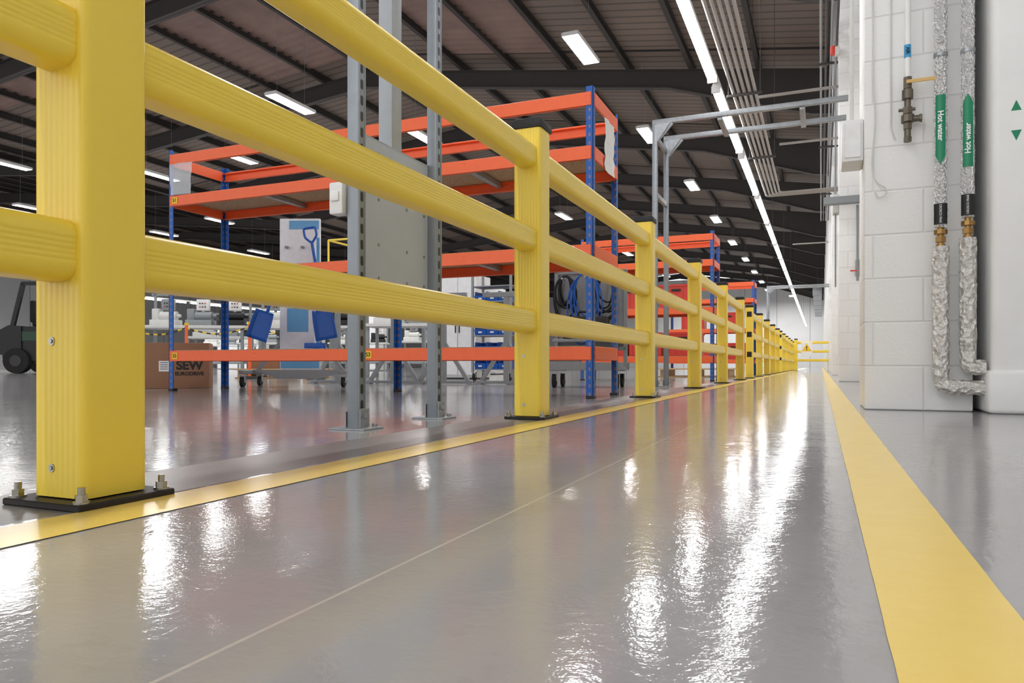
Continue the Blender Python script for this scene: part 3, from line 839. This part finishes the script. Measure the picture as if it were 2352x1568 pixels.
def bench(loc, rz, label, w=1.8):
    t = thing('workbench', label, 'workbench', loc, 'workbenches', rz)
    MB().box((0,0,.87),(w,.7,.05),.004,1).obj('bench_top', OFFW, t)
    for sx in (-1,1):
        for sy in (-1,1): MB().box((sx*(w/2-.06),sy*.28,.425),(.05,.05,.85),.003,1).obj('leg', GREYM, t)
    MB().box((0,0,.25),(w-.1,.6,.03),.003,1).obj('lower_shelf', GALV, t)
    m = MB(); m.box((-(w/2-.06),.3,1.2),(.04,.04,.6)); m.box(((w/2-.06),.3,1.2),(.04,.04,.6)); m.box((0,.3,1.48),(w,.04,.04)); m.obj('rear_frame', GREYM, t)
def machine(loc, rz, label, s=1.0, body=OFFW):
    t = thing('bench_machine', label, 'machine', loc, 'bench machines', rz)
    m = MB(); m.box((0,0,.06*s),(.5*s,.35*s,.12*s),.01); m.cyl((-.1*s,0,.2*s),(.22*s,0,.2*s),.09*s,20); m.box((-.17*s,0,.22*s),(.14*s,.2*s,.24*s),.015); m.cyl((.22*s,0,.2*s),(.3*s,0,.2*s),.03*s,14)
    m.obj('machine_body', body, t)
    m = MB(); m.box((.05*s,0,.42*s),(.24*s,.12*s,.22*s),.01); m.cyl((.05*s,0,.25*s),(.05*s,0,.33*s),.03*s,10); m.obj('control_box', GREYM if body is OFFW else LAMP, t)
    for i in range(3):
        for j in range(2): MB().cyl((.0+i*.05*s,-.06*s,.38*s+j*.07*s),(.0+i*.05*s,-.075*s,.38*s+j*.07*s),.014*s,10).obj('button', (RED,DGREEN,BLK)[(i+j)%3], t)
for p, rz in (((-10.3,9.9,0),.5),((-8.6,10.7,0),.4),((-13.5,13.9,0),.5),((-11.2,15.0,0),.5),((-6.3,10.9,0),.3),
              ((-16.0,18.2,0),.5),((-13.3,19.2,0),.4),((-19.0,19.6,0),.5),((-10.4,18.6,0),.3)):
    bench(p, rz, 'white-topped steel workbench with rear frame')
    c, s = math.cos(rz), math.sin(rz)
    for q, dx in enumerate((-.55,.05,.6)):
        machine((p[0]+dx*c, p[1]+dx*s, .896), rz+.2*dx, 'small bench machine with raised control box', .9, (OFFW,GREYM,BLK)[q])
def pallet(loc, rz):
    t = thing('wooden_pallet', 'plain wooden pallet lying on the floor', 'pallet', loc, 'wooden pallets', rz); m = MB()
    for k in range(5): m.box((0,-.4+.2*k,.135),(1.2,.14,.02),.002,1)
    for k in (-.5,0,.5): m.box((k,0,.07),(.1,.8,.1),.002,1)
    for k in (-.35,0,.35): m.box((0,k,.01),(1.2,.1,.018),.002,1)
    m.obj('pallet_slats', WOOD, t)
pallet((-7.6,9.0,0),.3); pallet((-1.9,12.5,0),0)
for i, (x, y, w, h, mm) in enumerate(((-7.85,8.92,.5,.3,CARD),(-7.3,9.1,.35,.22,OFFW))):
    t = thing('carton', ('brown cardboard' if mm is CARD else 'white')+' carton on wooden pallet', 'box', (x,y,.146), rz=.3)
    m = MB(); m.box((0,0,h/2),(w,.4,h),.005); m.box((0,0,h+.001),(w,.04,.003)); m.obj('carton_body', mm, t)
pts = [(-9.6,7.9),(-8.6,8.05),(-7.55,8.2),(-6.5,8.35)]
for x, y in pts:
    t = thing('chain_post', 'orange plastic post holding hazard chain', 'post', (x,y,0), 'chain posts')
    MB().cyl((0,0,.03),(0,0,.78),.022,14).obj('post_shaft', ORANGE, t); MB().cyl((0,0,0),(0,0,.04),.14,20,r2=.1).obj('post_base', RUB, t)
    MB().cyl((0,0,.78),(0,0,.82),.03,14).obj('post_cap', LABY, t)
for (x0,y0),(x1,y1) in zip(pts, pts[1:]):
    pth = [(x0+(x1-x0)*k/12, y0+(y1-y0)*k/12, .75-.10*math.sin(math.pi*k/12)) for k in range(13)]
    meta(MB().tube(pth, .011, 6).obj('hazard_chain', CHAIN), 'yellow and black plastic chain between posts', 'chain', 'hazard chains')

t = thing('access_platform', 'grey steel access platform with yellow guardrail', 'platform', (-8.25, 12.6, 0))
PH = 1.72
MB().box((0,0,PH+.02),(1.6,1.4,.1),.004,1).obj('deck', GREYM, t)
for sx in (-.7,.7):
    for sy in (-.6,.6): MB().box((sx,sy,PH/2-.01),(.07,.07,PH-.02),.003,1).obj('leg', GREYM, t)
m = MB()
for sx in (-.75,0,.75): m.cyl((sx,-.65,PH+.06),(sx,-.65,PH+.95),.02,8)
for sx in (-.75,.75): m.cyl((sx,.65,PH+.06),(sx,.65,PH+.95),.02,8); m.cyl((sx,-.65,PH+.95),(sx,.65,PH+.95),.02,8); m.cyl((sx,-.65,PH+.5),(sx,.65,PH+.5),.016,8)
for z in (PH+.5,PH+.95): m.cyl((-.75,-.65,z),(.75,-.65,z),.02,8)
m.obj('guardrail', YEL, t)

# forklift
t = thing('forklift', 'black and green counterbalance forklift truck parked', 'forklift', (-17.1, 12.3, 0), rz=math.radians(25))
m = MB()
m.prism([(-1.2,.35),(-1.25,.95),(-1.0,1.12),(-.2,1.12),(-.1,.75),(.55,.65),(.75,1.05),(.95,1.05),(1.0,.3),(.1,.28),(0,.32),(-.5,.3)], lambda u,v,q:(u,q,v), -.5,.5)
m.obj('chassis', BLK, t)
MB().prism([(-1.3,.45),(-1.32,1.0),(-1.05,1.15),(-.75,1.13),(-.75,.42)], lambda u,v,q:(u,q,v), -.53,.53).obj('counterweight', BLK, t)
MB().prism([(-.9,.78),(-.2,.78),(-.2,1.0),(-.9,1.0)], lambda u,v,q:(u,q,v), -.515,.515).obj('side_cover', DGREEN, t)
m = MB()
for sy in (-.45,.45):
    m.beam((-1.0,sy,1.1),(-.75,sy,2.15),.08,.09); m.beam((.8,sy,1.0),(.5,sy,2.15),.08,.09); m.beam((-.78,sy,2.15),(.52,sy,2.15),.08,.09)
for k in range(7): m.box((-.7+.2*k,0,2.16),(.06,.9,.04))
m.obj('overhead_guard', BLK, t)
m = MB()
for sy in (-.3,.3): m.box((1.12,sy,1.1),(.12,.09,2.0),.004,1)
for z in (.4,1.2,2.05): m.box((1.14,0,z),(.06,.64,.1))
m.obj('mast', BLK, t)
for sy in (-.2,.2): MB().box((1.75,sy,.08),(1.05,.1,.04),.003,1).box((1.24,sy,.3),(.04,.1,.45),.003,1).obj('fork', DARKST, t)
for sx, r_ in ((.72,.34),(-.85,.3)):
    for sy in (-.48,.48):
        w = MB(); w.cyl((sx,sy-.1,r_),(sx,sy+.1,r_),r_,28); o = w.obj('wheel', RUB, t)
        MB().cyl((sx,sy-.11,r_),(sx,sy+.11,r_),r_*.45,16).obj('hub', DARKST, o)
MB().box((-.45,0,1.2),(.45,.5,.14),.04).box((-.68,0,1.5),(.12,.48,.55),.05).obj('seat', RUB, t)
MB().torus((.22,0,1.35),.17,.014,'X').cyl((.5,0,.8),(.22,0,1.35),.02,8).obj('steering_wheel', BLK, t)

# ------------------------------------------------------------------ world
w = bpy.data.worlds.new('world'); bpy.context.scene.world = w; w.use_nodes = True
w.node_tree.nodes['Background'].inputs[0].default_value = (.97,.98,1,1)
w.node_tree.nodes['Background'].inputs[1].default_value = 1.15
sc = bpy.context.scene
sc.view_settings.view_transform = 'Standard'; sc.view_settings.look = 'None'; sc.view_settings.exposure = .32
